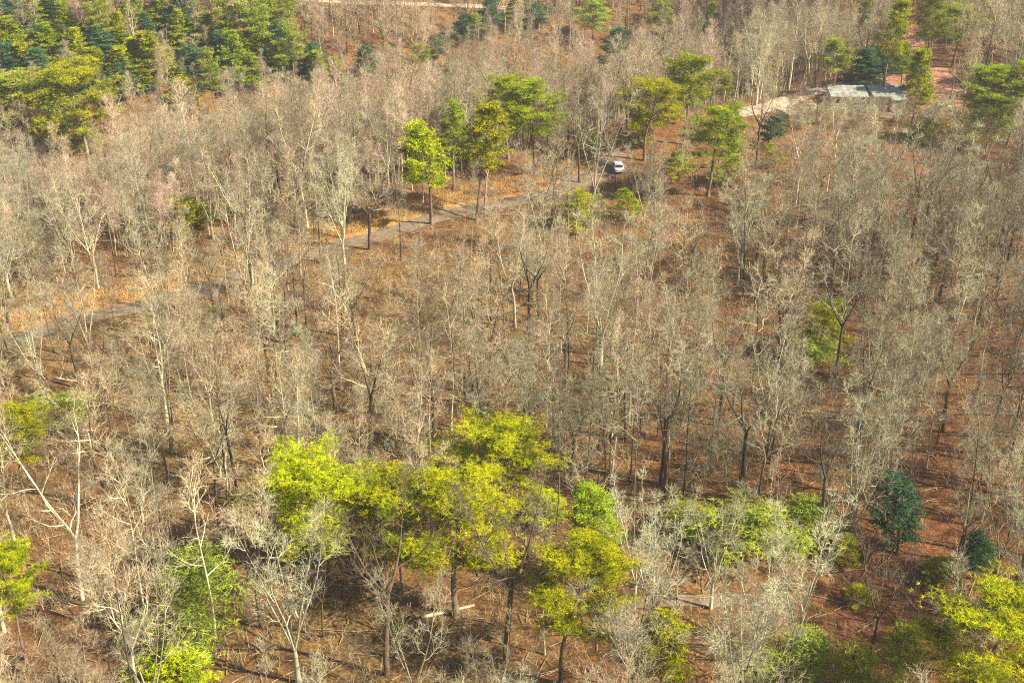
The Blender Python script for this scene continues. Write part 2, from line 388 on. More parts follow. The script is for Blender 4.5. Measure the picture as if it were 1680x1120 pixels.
def patch(name, px, mat, dz, seed=3):
    rng = np.random.default_rng(seed); bm = bmesh.new()
    W = [at(*p)[:2] for p in px]; L = []
    for i in range(len(W)):                                       # uneven edge
        a, b = np.array(W[i]), np.array(W[(i + 1) % len(W)]); n = max(2, int(np.linalg.norm(b - a) / 2.2))
        for k in range(n): L.append(a + (b - a) * k / n + rng.normal(size=2) * .45)
    f = bm.faces.new([bm.verts.new((p[0], p[1], 0)) for p in L]); bmesh.ops.triangulate(bm, faces=[f])
    bmesh.ops.subdivide_edges(bm, edges=bm.edges[:], cuts=3, use_grid_fill=True)
    for v in bm.verts: v.co.z = gz(v.co.x, v.co.y) + dz
    bmesh.ops.recalc_face_normals(bm, faces=bm.faces)
    me = bpy.data.meshes.new(name); bm.to_mesh(me); bm.free(); me.materials.append(mat)
    if me.polygons[0].normal.z < 0: me.flip_normals()
    tag(obj(name, me), kind='structure')

road_px = [(-90, 590), (0, 567), (130, 526), (260, 497), (420, 446), (560, 405), (640, 383), (740, 352), (830, 334), (900, 320), (955, 300), (1005, 282), (1040, 258), (1085, 236), (1140, 212), (1190, 192)]
road_w = [at(*p)[:2] for p in road_px]
strip('verge', road_w[:12], 4.0, M_VERGE, .06, jag=1.6, off=3.2)
strip('road', road_w[:12], 1.8, M_ASPH, .12, jag=.25)
strip('track', [at(*p)[:2] for p in [(1186, 194), (1215, 186), (1250, 180), (1310, 160), (1350, 147), (1395, 134)]], 2.0, M_GRAVEL, .10, jag=.6)
strip('driveway', [at(*p)[:2] for p in [(1290, 187), (1340, 176), (1400, 182), (1450, 190), (1520, 186)]], 1.8, M_GRAVEL, .13, jag=.6)
strip('path', [at(*p)[:2] for p in [(940, 1000), (1030, 990), (1110, 986), (1200, 988), (1300, 984)]], .6, M_ASPH, .07, jag=.4, seed=4)
patch('parking_apron', [(945, 268), (1000, 240), (1030, 255), (1025, 285), (960, 308), (915, 322)], M_ASPH, .09)
patch('clearing', [(1425, 143), (1432, 128), (1465, 120), (1495, 124), (1500, 150), (1465, 154)], M_DIRT, .07)
patch('red_clearing', [(1524, 112), (1552, 114), (1580, 150), (1592, 182), (1545, 192), (1528, 170), (1518, 135)], M_DIRT, .07, 5)
patch('forest_trail', [(1487, 38), (1512, 40), (1520, 85), (1500, 88), (1484, 76)], M_DIRT, .07, 6)
patch('yard', [(1330, 165), (1400, 150), (1500, 158), (1560, 185), (1545, 205), (1440, 205), (1350, 192)], M_VERGE, .05, 8)
strip('far_road', [at(*p)[:2] for p in [(440, -6), (520, 2), (600, 6), (700, 9), (800, 12), (860, 18)]], 0.8, M_GRAVEL, .12)

# ------------------------------------------------------------------ house, vehicles
def box(bm, x0, x1, y0, y1, z0, z1):
    v = [bm.verts.new(p) for p in ((x0, y0, z0), (x1, y0, z0), (x1, y1, z0), (x0, y1, z0), (x0, y0, z1), (x1, y0, z1), (x1, y1, z1), (x0, y1, z1))]
    for f in ((0, 3, 2, 1), (4, 5, 6, 7), (0, 1, 5, 4), (1, 2, 6, 5), (2, 3, 7, 6), (3, 0, 4, 7)): bm.faces.new([v[i] for i in f])
def bobj(name, bm, mat, parent, bevel=0):
    if bevel: bmesh.ops.bevel(bm, geom=bm.edges[:], offset=bevel, segments=2, affect='EDGES')
    me = bpy.data.meshes.new(name); bm.to_mesh(me); bm.free(); me.materials.append(mat); return obj(name, me, parent)
def boxes(name, mat, parent, bs, bevel=0):
    bm = bmesh.new()
    for b in bs: box(bm, *b)
    return bobj(name, bm, mat, parent, bevel)
def empty(name, loc, rz=0):
    e = bpy.data.objects.new(name, None); COL.objects.link(e); e.location = loc; e.rotation_euler = (0, 0, rz); return e

M_WALL = plain('pinkish_siding', (.60, .46, .36), .8, var=.2, scale=.8); M_ROOF = plain('pale_metal_roof', (.25, .26, .215), .8, var=.35, scale=.9)
M_TRIM = plain('white_trim', (.75, .75, .72), .6); M_GLASS = plain('dark_glass', (.03, .035, .04), .12); M_DOOR = plain('brown_door', (.15, .09, .06), .6)

def slab_roof(parent, x0, x1, y0, y1, zf, zb, name='roof'):
    """mono-pitch standing-seam roof falling towards the front (y0)"""
    bm = bmesh.new(); th = .14
    def q(x, y, up): z = zf + (zb - zf) * (y - y0) / (y1 - y0); return bm.verts.new((x, y, z + up))
    a = [q(x0, y0, 0), q(x1, y0, 0), q(x1, y1, 0), q(x0, y1, 0), q(x0, y0, th), q(x1, y0, th), q(x1, y1, th), q(x0, y1, th)]
    for f in ((0, 3, 2, 1), (4, 5, 6, 7), (0, 1, 5, 4), (1, 2, 6, 5), (2, 3, 7, 6), (3, 0, 4, 7)): bm.faces.new([a[i] for i in f])
    x = x0 + .3
    while x < x1 - .1:
        b = [q(x, y0 + .02, th + .002), q(x + .04, y0 + .02, th + .002), q(x + .04, y1 - .02, th + .002), q(x, y1 - .02, th + .002),
             q(x, y0 + .02, th + .035), q(x + .04, y0 + .02, th + .035), q(x + .04, y1 - .02, th + .035), q(x, y1 - .02, th + .035)]
        for f in ((0, 3, 2, 1), (4, 5, 6, 7), (0, 1, 5, 4), (1, 2, 6, 5), (2, 3, 7, 6), (3, 0, 4, 7)): bm.faces.new([b[i] for i in f])
        x += 1.3
    return bobj(name, bm, M_ROOF, parent)

def window(parent, x, y, z, w_, h, side=False):
    t = .06
    f = boxes('window', M_TRIM, parent, [(x, x + w_, y - t, y, z, z + .08), (x, x + w_, y - t, y, z + h - .08, z + h), (x, x + .08, y - t, y, z + .08, z + h - .08), (x + w_ - .08, x + w_, y - t, y, z + .08, z + h - .08)])
    boxes('pane', M_GLASS, f, [(x + .082, x + w_ - .082, y - .03, y - .004, z + .082, z + h - .082)])

def house(px, py, x0, x1, dpt, zw, label, wing=None, rz=0):
    X, Y, _ = at(px, py); r = empty('house', (X, Y, gz(X, Y)), rz)
    tag(r, label, 'house', 'small metal roofed buildings in the clearing')
    boxes('wall', M_WALL, r, [(x0, x1, 0, dpt, -1.0, zw)])
    slab_roof(r, x0 - .4, x1 + .4, -.7, dpt + .4, zw + .01, zw + .7)
    boxes('gable', M_WALL, r, [(x0 + .02, x1 - .02, dpt - .14, dpt - .01, zw + .001, zw + .5)])
    n = int((x1 - x0) / 2.4)
    for i in range(n):
        if i == n // 2: 
            d = boxes('door', M_DOOR, r, [(x0 + .8 + i * 2.3, x0 + 1.7 + i * 2.3, -.05, -.002, .05, 2.05)])
            boxes('handle', M_TRIM, d, [(x0 + 1.52 + i * 2.3, x0 + 1.58 + i * 2.3, -.1, -.051, 1.0, 1.12)])
        else: window(r, x0 + .7 + i * 2.3, -.002, 1.0, 1.1, 1.0)
    if wing:
        a, b, yf = wing
        boxes('wing_wall', M_WALL, r, [(a, b, -yf, -.02, -1.0, zw - .12)])
        slab_roof(r, a - .3, b + .3, -yf - .4, -.02 - .69, zw - .1, zw - .02, 'wing_roof')
        window(r, (a + b) / 2 - .5, -yf - .002, 1.0, 1.0, 1.0)
    return r
house(1391, 178, -3.6, 3.6, 5.0, 2.6, 'small flat house with a pale green metal roof, beside the driveway end', rz=R(-3))
house(1458, 180, -3.4, 3.6, 4.6, 2.9, 'pinkish walled house with a projecting front wing under a pale metal roof', wing=(-.2, 2.6, 2.6), rz=R(2))

def car(px, py, rz, mat, label, kind='car'):
    X, Y, _ = at(px, py); r = empty('parked_car', (X, Y, gz(X, Y) + .1), rz); tag(r, label, 'car')
    prof = [(-2.2, .35), (-2.25, .75), (-2.1, 1.0), (-1.75, 1.05), (-1.35, 1.55), (.35, 1.6), (1.05, 1.08), (2.05, .95), (2.25, .7), (2.2, .35)]
    def shell(pr, hw, tuck):
        bm = bmesh.new(); n = len(pr)
        a = [bm.verts.new((x, -hw + (tuck if z > 1.1 else 0), z)) for x, z in pr]; b = [bm.verts.new((x, hw - (tuck if z > 1.1 else 0), z)) for x, z in pr]
        bm.faces.new(a); bm.faces.new(b[::-1])
        for i in range(n): bm.faces.new((a[i], b[i], b[(i + 1) % n], a[(i + 1) % n]))
        bmesh.ops.recalc_face_normals(bm, faces=bm.faces); return bm
    bobj('body', shell(prof, .88, .14), mat, r, .04)
    w1 = [(-1.62, 1.1), (-1.3, 1.48), (.3, 1.52), (.86, 1.12)]
    for s in (-1, 1):
        bm = bmesh.new(); lo, hi = .89, .785
        vs = [bm.verts.new((x, s * (lo if z < 1.2 else hi - .0), z)) for x, z in w1] + [bm.verts.new((x, s * ((lo if z < 1.2 else hi) - .06), z)) for x, z in w1]
        for f in ((0, 1, 2, 3), (7, 6, 5, 4), (0, 4, 5, 1), (1, 5, 6, 2), (2, 6, 7, 3), (3, 7, 4, 0)): bm.faces.new([vs[i] for i in f])
        bmesh.ops.recalc_face_normals(bm, faces=bm.faces); bobj('side_window', bm, M_GLASS, r)
    for nm, (xa, za, xb, zb) in (('windscreen', (1.0, 1.12, .42, 1.57)), ('rear_window', (-1.74, 1.1, -1.42, 1.5))):
        bm = bmesh.new(); o_ = .03 if xa > 0 else -.03
        vs = [bm.verts.new(p) for p in ((xa + o_, -.7, za), (xa + o_, .7, za), (xb + o_, .62, zb), (xb + o_, -.62, zb))]
        bm.faces.new(vs); bobj(nm, bm, M_GLASS, r)
    for x in (-1.35, 1.38):
        for s in (-1, 1):
            e = TB(); th = np.array([[x, s * .9, .33], [x, s * .68, .33]]); e.tube(th, [.33, .33], 16)
            V = np.concatenate(e.V); Fc = e.F + [tuple(range(16)), tuple(range(31, 15, -1))]
            wo_ = obj('wheel', mesh('wheel', V, Fc, M_TYRE), r)
            e = TB(); e.tube([[x, s * .912, .33], [x, s * .895, .33]], [.19, .19], 12)
            obj('rim', mesh('rim', np.concatenate(e.V), e.F + [tuple(range(12))], M_TRIM), wo_)
    for s in (-1, 1):
        boxes('headlight', M_TRIM, r, [(2.2, 2.27, s * .62 - .16, s * .62 + .16, .68, .8)])
        boxes('tail_light', M_RED, r, [(-2.27, -2.2, s * .66 - .12, s * .66 + .12, .74, .9)])
M_TYRE = plain('tyre_rubber', (.03, .03, .03), .9); M_RED = plain('red_lamp', (.3, .02, .02), .4)
car(1013, 281, R(95), plain('white_car_paint', (.6, .6, .58), .3, var=.04), 'white car parked on the grey apron behind bare trunks')
car(1453, 150, R(80), plain('grey_car_paint', (.12, .13, .15), .3, var=.04), 'dark grey car parked behind the metal roofed houses')
car(1545, 184, R(5), plain('cream_car_paint', (.72, .70, .64), .35, var=.04), 'cream car parked side-on at the edge of the red clearing')

# ------------------------------------------------------------------ evergreens, one by one: crown centre, width, height in the photo, kind, label, short reference
PINES = [
 (512, 798, 172, 150, 'round', 'big yellow-green pine at the head of the lower pines, crown full of layered pads', 'the big yellow-green pine'),
 (605, 838, 135, 125, 'round2', 'olive-lit pine merging into the big yellow-green pine', 'the merged olive-lit pine'),
 (785, 738, 150, 120, 'round', 'broad lime pine standing alone mid wood with a dark lower bough', 'the broad lone lime pine'),
 (745, 880, 190, 155, 'round2', 'largest bright pine in the lower middle, lopsided crown on a tall bare trunk', 'the lopsided bright pine'),
 (655, 872, 62, 90, 'roundg', 'shaded green pine squeezed beside the lopsided bright pine', 'the squeezed shaded pine'),
 (925, 970, 150, 150, 'round', 'loose lime pine with see-through crown beside bare orange ground at the lower edge', 'the loose see-through lime pine'),
 (990, 872, 110, 110, 'tallg', 'dense two-tone green pine in the gap above the loose lime pine', 'the two-tone green pine'),
 (885, 832, 70, 55, 'bush', 'small bright pine top on the edge of the open slope', 'the small slope-edge pine'),
 (1612, 1062, 185, 150, 'round', 'huge lime-crowned pine filling the bottom corner', 'the huge corner pine'),
 (1115, 1066, 95, 125, 'tall', 'narrow vivid green pine cut by the lower edge', 'the narrow vivid pine'),
 (18, 722, 90, 85, 'round2', 'lime pine crown cut by the photo side, halfway down', 'the halfway edge pine'),
 (12, 962, 80, 100, 'round', 'yellowish pine crown cut by the photo side, low down', 'the low edge pine'),
 (278, 1092, 95, 75, 'bush', 'squat yellow-green young pine under pale bare stems at the lower edge', 'the squat young pine'),
 (318, 1000, 100, 115, 'thin', 'thin olive understorey pine behind a slim pale trunk', 'the thin olive understorey pine'),
 (1345, 520, 68, 68, 'round2', 'compact bright pine alone among grey trees', 'the compact lone pine'),
 (1347, 568, 60, 45, 'thin', 'sparse washed-out evergreen just under the compact bright pine', 'the washed-out evergreen'),
 (1487, 838, 66, 105, 'dark', 'blue-green evergreen in the dark hollow', 'the blue-green evergreen'),
 (1607, 900, 44, 70, 'dark', 'smaller blue-green evergreen beyond the dark hollow', 'the smaller blue-green evergreen'),
 (1538, 932, 40, 42, 'bush', 'tiny bright sapling pine between two blue-green evergreens', 'the tiny hollow pine'),
 (1185, 856, 105, 80, 'thin', 'pale olive low evergreen at the foot of tall dark trunks', 'the pale olive evergreen'),
 (1130, 838, 60, 55, 'thin', 'small olive evergreen next to the two-tone green pine', 'the small olive evergreen'),
 (1312, 873, 75, 55, 'thin', 'olive evergreen half covered by pale fan branches', 'the fan-covered evergreen'),
 (1392, 902, 34, 48, 'bush', 'small lime sapling above the grey fan trees', 'the small lime sapling'),
 (1412, 975, 36, 36, 'bush', 'lime sapling deep among the grey fan trees', 'the deep lime sapling'),
 (1415, 1088, 60, 80, 'thin', 'yellowish young evergreen rising at the lower edge', 'the yellowish lower-edge evergreen'),
 (1470, 1085, 55, 70, 'thin', 'slim yellow-green evergreen beside the huge corner pine', 'the slim corner evergreen'),
 (1280, 1078, 80, 70, 'thin', 'faint olive evergreen behind bare grey stems at the lower edge', 'the faint olive evergreen'),
 (88, 665, 66, 55, 'thin', 'low olive shrub pine above the halfway edge pine', 'the low olive shrub pine'),
 (308, 347, 62, 58, 'bush', 'bright bushy pine at the foot of the white forked trunk', 'the trunk-foot bushy pine'),
 (950, 338, 58, 66, 'bush', 'bushy green pine beside the road bend', 'the road-bend pine'),
 (1030, 334, 36, 46, 'bush', 'small dense pine just past the road-bend pine', 'the small dense pine'),
 (704, 244, 78, 108, 'tall', 'lime pine with ragged crown at the head of the roadside pines', 'the ragged roadside pine'),
 (779, 224, 78, 118, 'tall', 'tall lime pine in the middle of the roadside pines', 'the tall roadside pine'),
 (742, 212, 58, 84, 'tallg', 'green pine squeezed between the two lime roadside pines', 'the squeezed roadside pine'),
 (834, 168, 62, 70, 'roundg', 'dark-topped pine, first half of the twin pines above the road', 'the dark-topped twin pine'),
 (880, 180, 76, 84, 'roundg', 'flat-headed green pine, second half of the twin pines above the road', 'the flat-headed twin pine'),
 (850, 124, 26, 22, 'bush', 'tiny green pine top poking over the ridge wood', 'the poking pine top'),
 (932, 131, 30, 38, 'olive', 'small olive pine top in the ridge wood', 'the ridge olive pine'),
 (1062, 166, 84, 76, 'round', 'dome-crowned lime pine with spreading boughs', 'the dome-crowned pine'),
 (1128, 130, 66, 78, 'roundg', 'tall lime pine behind the dome-crowned pine', 'the tall lime pine'),
 (1078, 118, 52, 44, 'roundg', 'dark green pine crown wedged behind the dome-crowned pine', 'the wedged dark pine'),
 (1102, 184, 30, 26, 'bush', 'low lime bough-like pine under the dome-crowned pine', 'the low lime pine'),
 (1050, 208, 36, 50, 'bush', 'narrow green pine in front of the dome-crowned pine', 'the narrow front pine'),
 (1170, 218, 72, 80, 'roundg', 'round green pine on a straight trunk near the gravel track', 'the round track pine'),
 (1114, 268, 34, 44, 'bush', 'bushy lime pine below the gravel track', 'the bushy track pine'),
 (1186, 278, 36, 34, 'thin', 'faint olive pine under the round track pine', 'the faint track pine'),
 (968, 232, 30, 34, 'thin', 'olive bush behind the bare trees of the parking apron', 'the apron olive bush'),
 (1262, 210, 34, 44, 'dark', 'dark slim evergreen below the gravel track', 'the dark track evergreen'),
 (1270, 252, 26, 34, 'bush', 'small lime evergreen under the dark track evergreen', 'the lime track evergreen'),
 (1003, 78, 38, 60, 'dark', 'dark crooked pine standing clear above the ridge', 'the dark crooked pine'),
 (976, 26, 44, 40, 'olive', 'greyish pine near the top edge', 'the greyish top pine'),
 (1085, 24, 32, 34, 'olive', 'olive pine near the top edge beyond the dark crooked pine', 'the olive top pine'),
 (1156, 32, 32, 52, 'tallg', 'dark green pine alone near the top edge', 'the lone top pine'),
 (1214, 86, 34, 44, 'olive', 'thin olive pine in the upper bare wood', 'the upper olive pine'),
 (1464, 46, 46, 92, 'tall', 'tall vivid green pine high above the houses', 'the tall vivid pine'),
 (1417, 106, 44, 62, 'coned', 'dark bushy evergreen behind the houses', 'the dark house evergreen'),
 (1374, 92, 40, 50, 'olive', 'olive evergreen beside the dark bushy one behind the houses', 'the olive house evergreen'),
 (1456, 100, 46, 44, 'dark', 'dark pine over the dirt clearing', 'the clearing pine'),
 (1488, 98, 40, 52, 'tallg', 'green pine at the foot of the tall vivid pine', 'the green foot pine'),
 (1512, 118, 40, 92, 'cone', 'vivid yellow-green column of a tree at the house corner', 'the vivid house column'),
 (1537, 30, 42, 66, 'roundg', 'green pine on a long bare trunk by the reddish trail', 'the trail pine'),
 (1575, 38, 52, 50, 'roundg', 'dark green pine past the reddish trail', 'the dark trail pine'),
 (1626, 20, 64, 40, 'round2', 'bright lime pine near the top corner', 'the bright top corner pine'),
 (1405, 22, 40, 36, 'tallg', 'lime pine top above the dark bushy evergreen', 'the high lime pine'),
 (1604, 112, 36, 40, 'bush', 'small green pine above the bigger right side pines', 'the small upper pine'),
 (1636, 150, 62, 66, 'roundg', 'leafy green pine in front of the cream car clearing', 'the leafy clearing pine'),
 (1672, 140, 46, 66, 'roundg', 'green pine cut by the photo side beyond the clearing', 'the side-cut pine'),
 (1612, 195, 60, 60, 'thin', 'thin olive pine below the leafy clearing pine', 'the thin clearing pine'),
 (1520, 212, 44, 36, 'bush', 'rounded green bush in front of the houses', 'the rounded house bush'),
 (1190, 140, 20, 30, 'olive', 'slight olive evergreen behind the tall lime pine', 'the slight olive evergreen'),
 (128, 168, 112, 100, 'round', 'big bright lime pine with a domed crown before the far evergreen stand', 'the big domed lime pine'),
 (34, 152, 86, 60, 'olive', 'flat olive pine beside the big domed lime pine', 'the flat olive pine'),
 (95, 192, 60, 62, 'olive', 'olive pine leaning under the big domed lime pine', 'the leaning olive pine'),
 (140, 222, 40, 44, 'bush', 'yellowish lower pine below the big domed lime pine', 'the yellowish lower pine'),
 (300, 150, 50, 52, 'bush', 'bright bushy pine at the near edge of the far evergreen stand', 'the stand-edge bushy pine'),
 (600, 98, 32, 48, 'dark', 'dark evergreen by the ridge at the valley mouth', 'the valley-mouth evergreen'),
 (545, 112, 30, 40, 'coneg', 'green evergreen near the valley mouth', 'the green valley evergreen'),
 (690, 92, 26, 34, 'olive', 'olive evergreen just behind the ridge crest', 'the crest olive evergreen'),
 (720, 72, 24, 32, 'dark', 'small dark evergreen just behind the ridge crest', 'the crest dark evergreen'),
 (758, 48, 30, 42, 'dark', 'dark evergreen clump tree on the far slope foot', 'the slope-foot evergreen'),
 (802, 28, 34, 52, 'dark', 'tall dark evergreen on the far slope below the road', 'the far-road evergreen'),
 (846, 20, 36, 40, 'coneg', 'green conifer past the tall dark far slope evergreen', 'the far slope conifer'),
 (885, 22, 36, 34, 'dark', 'dark conifer where the far road fades out', 'the fade-out conifer'),
 (775, 38, 22, 26, 'olive', 'olive conifer between dark evergreens on the far slope', 'the far slope olive conifer'),
]
# the far stand across the valley: x, y, width, height, kind, description
_stand = [
 (44, 98, 30, 42, 'cone', 'lime spire'), (70, 112, 40, 44, 'coned', 'dark broad conifer'), (120, 96, 38, 56, 'cone', 'brightest layered spire'),
 (104, 118, 30, 42, 'coned', 'dark conifer under the brightest layered spire'), (108, 40, 24, 46, 'coneg', 'green spire'), (128, 62, 26, 34, 'coneg', 'short mid-green conifer'),
 (158, 68, 44, 40, 'coned', 'blue-black conifer'), (180, 50, 26, 44, 'cone', 'lime-topped spire'), (200, 68, 28, 36, 'coneg', 'dull green conifer'),
 (192, 102, 36, 44, 'cone', 'yellowish spire'), (196, 126, 48, 40, 'coned', 'deep green skirted conifer'), (160, 108, 32, 40, 'coneg', 'grey-green blunt conifer'),
 (228, 104, 38, 50, 'cone', 'lime conifer with drooping boughs'), (264, 88, 42, 58, 'cone', 'tall gold-green conifer'), (242, 92, 30, 44, 'coned', 'dark conifer shading the tall gold-green one'),
 (216, 20, 34, 40, 'coneg', 'green conifer near the top edge'), (296, 28, 40, 44, 'coned', 'blue-green pyramid'), (318, 20, 26, 36, 'coneg', 'green spire beside the blue-green pyramid'),
 (242, 48, 26, 36, 'coned', 'small dark conifer'), (284, 44, 26, 44, 'cone', 'lit conifer'), (330, 48, 44, 36, 'coneg', 'wide soft green conifer'),
 (306, 104, 40, 36, 'coned', 'dark squat conifer'), (334, 108, 40, 36, 'coned', 'second dark squat conifer'), (346, 116, 24, 36, 'olive', 'olive pole conifer'),
 (364, 88, 30, 48, 'coned', 'dark narrow conifer'), (382, 96, 36, 60, 'coneg', 'tall green conifer with a bright flank'), (394, 64, 26, 44, 'cone', 'vivid lime spire'),
 (412, 62, 28, 36, 'coneg', 'soft green spire'), (408, 116, 30, 36, 'coneg', 'green conifer at the stand foot'), (436, 88, 32, 50, 'coneg', 'grey-green ragged conifer'),
 (452, 70, 36, 48, 'coned', 'dark ragged conifer'), (464, 92, 22, 36, 'cone', 'thin lime spire'), (480, 72, 30, 36, 'olive', 'olive conifer at the stand end'),
 (506, 100, 38, 40, 'coned', 'dark round conifer by the open slope'), (522, 108, 26, 42, 'cone', 'lime conifer by the open slope'), (418, 22, 40, 44, 'olive', 'olive conifer near the top edge'),
 (440, 10, 40, 34, 'coneg', 'green conifer touching the top edge'), (466, 14, 24, 34, 'olive', 'slim olive conifer'), (20, 20, 40, 40, 'coned', 'dark conifer in the top corner'),
 (52, 10, 32, 36, 'coneg', 'green conifer beside the top corner one'), (14, 62, 40, 44, 'coneg', 'green conifer at the photo side'), (8, 108, 44, 44, 'coned', 'blackish conifer at the photo side'),
 (76, 66, 28, 34, 'coneg', 'small grey-green conifer'), (84, 14, 26, 30, 'coned', 'small dark top-edge conifer'), (160, 22, 30, 36, 'olive', 'thin olive top-edge conifer'),
 (262, 14, 28, 34, 'coneg', 'little green top-edge conifer'), (372, 30, 30, 34, 'olive', 'pale olive conifer in the bare patch'), (140, 128, 34, 36, 'coned', 'dark conifer behind the big domed pine'),
]
for x, y, w_, h_, k, s in _stand: PINES.append((x, y, w_, h_, k, s + ' in the far evergreen stand', None))

def place_obj(root, proto, x, y, sx, sz, rz, dz=0.0, tilt=(0, 0)):
    root.location = (x, y, gz(x, y) + dz); root.rotation_euler = (tilt[0], tilt[1], rz); root.scale = (sx, sx, sz)

def tree_obj(name, proto, x, y, sx, sz, rz, label, cat, group, tilt=(0, 0)):
    r = bpy.data.objects.new(name, None); COL.objects.link(r); place_obj(r, proto, x, y, sx, sz, rz, 0, tilt)
    tag(r, label, cat, group)
    a = obj('trunk', proto.T, r); b = obj('crown', proto.C, r)
    return r, a, b

rnd = random.Random(5)
PINE_INFO = []
for (cx, cy, w_, h_, k, label, ref) in PINES:
    if k == 'thin': w_ *= 1.35; h_ *= 1.25
    p = PP[k]; d = ray(cx, cy); dep = math.asin(-d[2]); tgt = None
    for t in np.arange(60, 700, .7):
        W = w_ * (1.12 if ref is None else 1) * t / F; Hc = max(.5 * W, (h_ * (1.5 if ref is None else 1) * t / F - .45 * W * math.sin(dep)) / math.cos(dep)); H = Hc / (1 - p.cb)
        H = min(H, 26.0); hc = H * (1 + p.cb) / 2; x, y, z = d[0] * t, d[1] * t, CAMH + d[2] * t
        if z - gz(x, y) <= hc: break
    sx = W / (2 * p.R) * (1.5 if 'cone' in k else 1.5 if t > 170 else 1.42); sz = H / p.H
    tree_obj('conifer_tree' if 'cone' in k else 'pine_tree', p, x, y, sx, sz, rnd.uniform(0, 6.28), label, 'conifer' if 'cone' in k else 'pine tree',
             'conifers of the far evergreen stand' if ref is None else 'pines scattered through the bare wood')
    PINE_INFO.append((cx, cy, w_, h_, t, x, y, ref, sx * p.R))

# ------------------------------------------------------------------ bare trees
# trees picked out one by one: foot in the photo, height in the photo, kind index, own label
NAMED = [
 (318, 345, 190, 2, 'white-trunked forked tree leaning towards the far conifers'), (505, 375, 225, 13, 'tall pale tree with wide antler-like boughs'),
 (418, 300, 170, 8, 'dark tall tree with a flat open crown above the wood'), (145, 420, 170, 2, 'pale forked tree near the upper photo side'),
 (190, 400, 150, 7, 'pale slim tree forking near its foot'), (795, 345, 165, 13, 'white-limbed tree beyond the tall roadside pine'),
 (660, 300, 140, 2, 'pale twin-stemmed tree left of the roadside pines'), (1010, 318, 100, 14, 'slim dark tree crossing the view of the white parked car'), (975, 338, 190, 4, 'big dark many-stemmed tree beside the road bend'),
 (950, 300, 130, 8, 'dark spreading tree over the parking apron'), (905, 290, 110, 0, 'grey tree just above the parking apron'),
 (985, 600, 225, 5, 'tallest grey fan-shaped tree in the middle of the wood'), (830, 560, 190, 9, 'crooked brown tree over the red slope'),
 (690, 690, 200, 2, 'pale forked tree behind the broad lime pine'), (870, 740, 180, 12, 'black-trunked tree with a bent low bough beside the broad lime pine'),
 (135, 985, 290, 13, 'great pale tree with one long side bough, low on the photo side'), (165, 960, 240, 6, 'dark straight tree behind the great pale one'),
 (250, 1060, 300, 7, 'slim pale tree in the lower open wood'), (355, 1080, 260, 7, 'leaning pale pole tree beside the olive understorey pine'),
 (30, 920, 230, 2, 'pale forked tree cut by the photo side'), (430, 1030, 230, 3, 'tan spreading tree below the dotted corner'),
 (490, 1120, 240, 5, 'broad silver tree at the lower edge'), (635, 1110, 250, 8, 'dark twin trunk at the lower edge'),
 (830, 1090, 250, 8, 'black leaning tree between the bright pines'), (1090, 820, 200, 8, 'thick dark tree on the open red slope'),
 (1120, 830, 190, 0, 'grey tree beside the thick dark one'), (1240, 1100, 190, 5, 'grey fan-shaped tree at the lower edge'),
 (1300, 1090, 220, 5, 'silvery wide tree right at the lower edge'), (1040, 1000, 180, 5, 'silvery tree beside the loose lime pine'),
 (1165, 1000, 170, 5, 'silver-twigged tree below the pale olive evergreen'), (1345, 880, 200, 8, 'dark leaning tree with a split crown'),
 (1235, 860, 240, 0, 'tall straight grey tree on the open slope'), (1445, 860, 230, 6, 'dark straight tree at the hollow edge'),
 (1240, 280, 140, 12, 'crooked tree just below the track'), (1335, 260, 150, 6, 'dark lone trunk before the yard'),
 (1490, 230, 75, 8, 'dark dead-topped tree before the pinkish house'), (1370, 260, 90, 13, 'pale leaning snag below the yard'),
 (150, 600, 200, 4, 'many-stemmed tree just below the road'), (170, 690, 160, 8, 'dark low-forked tree under the road'),
 (285, 560, 210, 4, 'tall grey clump-stemmed tree where the road disappears'), (275, 555, 120, 9, 'tree leaning hard away over the road'),
 (1180, 700, 200, 12, 'crooked grey tree right of centre'), (1440, 760, 200, 5, 'wide grey tree at the dark wood edge'),
 (560, 640, 210, 7, 'slim pale tree near the parcel middle left'), (420, 660, 200, 9, 'leaning tan tree near the left dots'),
]
_fix = {'tan spreading tree below the dotted corner': 'tan spreading tree in the lower open wood', 'slim pale tree near the parcel middle left': 'slim pale tree in the middle of the left half',
        'leaning tan tree near the left dots': 'leaning tan tree below the hidden stretch of road'}
cand = []     # x, y, sx, sz, kind, rz, label
for bx, by, hp, k, lab in NAMED:
    x, y, t = at(bx, min(by, 1200)); dep = math.asin(-ray(bx, by)[2]); H = hp * t / (F * math.cos(dep)); s = min(H / BP[k].H, 1.25)
    cand.append([x, y, s, s, k, rnd.uniform(0, 6.28), _fix.get(lab, lab)])

for q in range(80):                       # brush standing round the yard
    bx, by = rnd.uniform(1300, 1560), rnd.uniform(186, 214)
    x, y, t = at(bx, by); s = rnd.uniform(.3, .55); cand.append([x, y, s * 1.2, s, rnd.choice((10, 11, 11)), rnd.uniform(0, 6.28), None])
KEEP = [(1391, 158, 38), (1458, 160, 32), (1462, 136, 22), (1545, 150, 24), (1500, 62, 18), (1548, 178, 22), (1300, 165, 22), (1345, 150, 18), (1225, 186, 18),
         (1013, 275, 10)]
ROADK = [(20, 560, 32), (80, 540, 32), (140, 522, 32), (200, 510, 30), (250, 496, 26), (590, 395, 26), (640, 384, 32), (690, 368, 32), (740, 356, 30), (800, 342, 26), (860, 330, 28), (900, 322, 22),
         (1100, 790, 60), (1030, 780, 50), (1180, 770, 30), (1100, 440, 32), (1210, 450, 40), (1180, 410, 28), (830, 520, 26), (1310, 820, 26),
         (850, 1060, 40), (700, 1090, 50), (1130, 1010, 26), (1500, 975, 34), (340, 860, 40), (80, 880, 45), (100, 620, 36)]
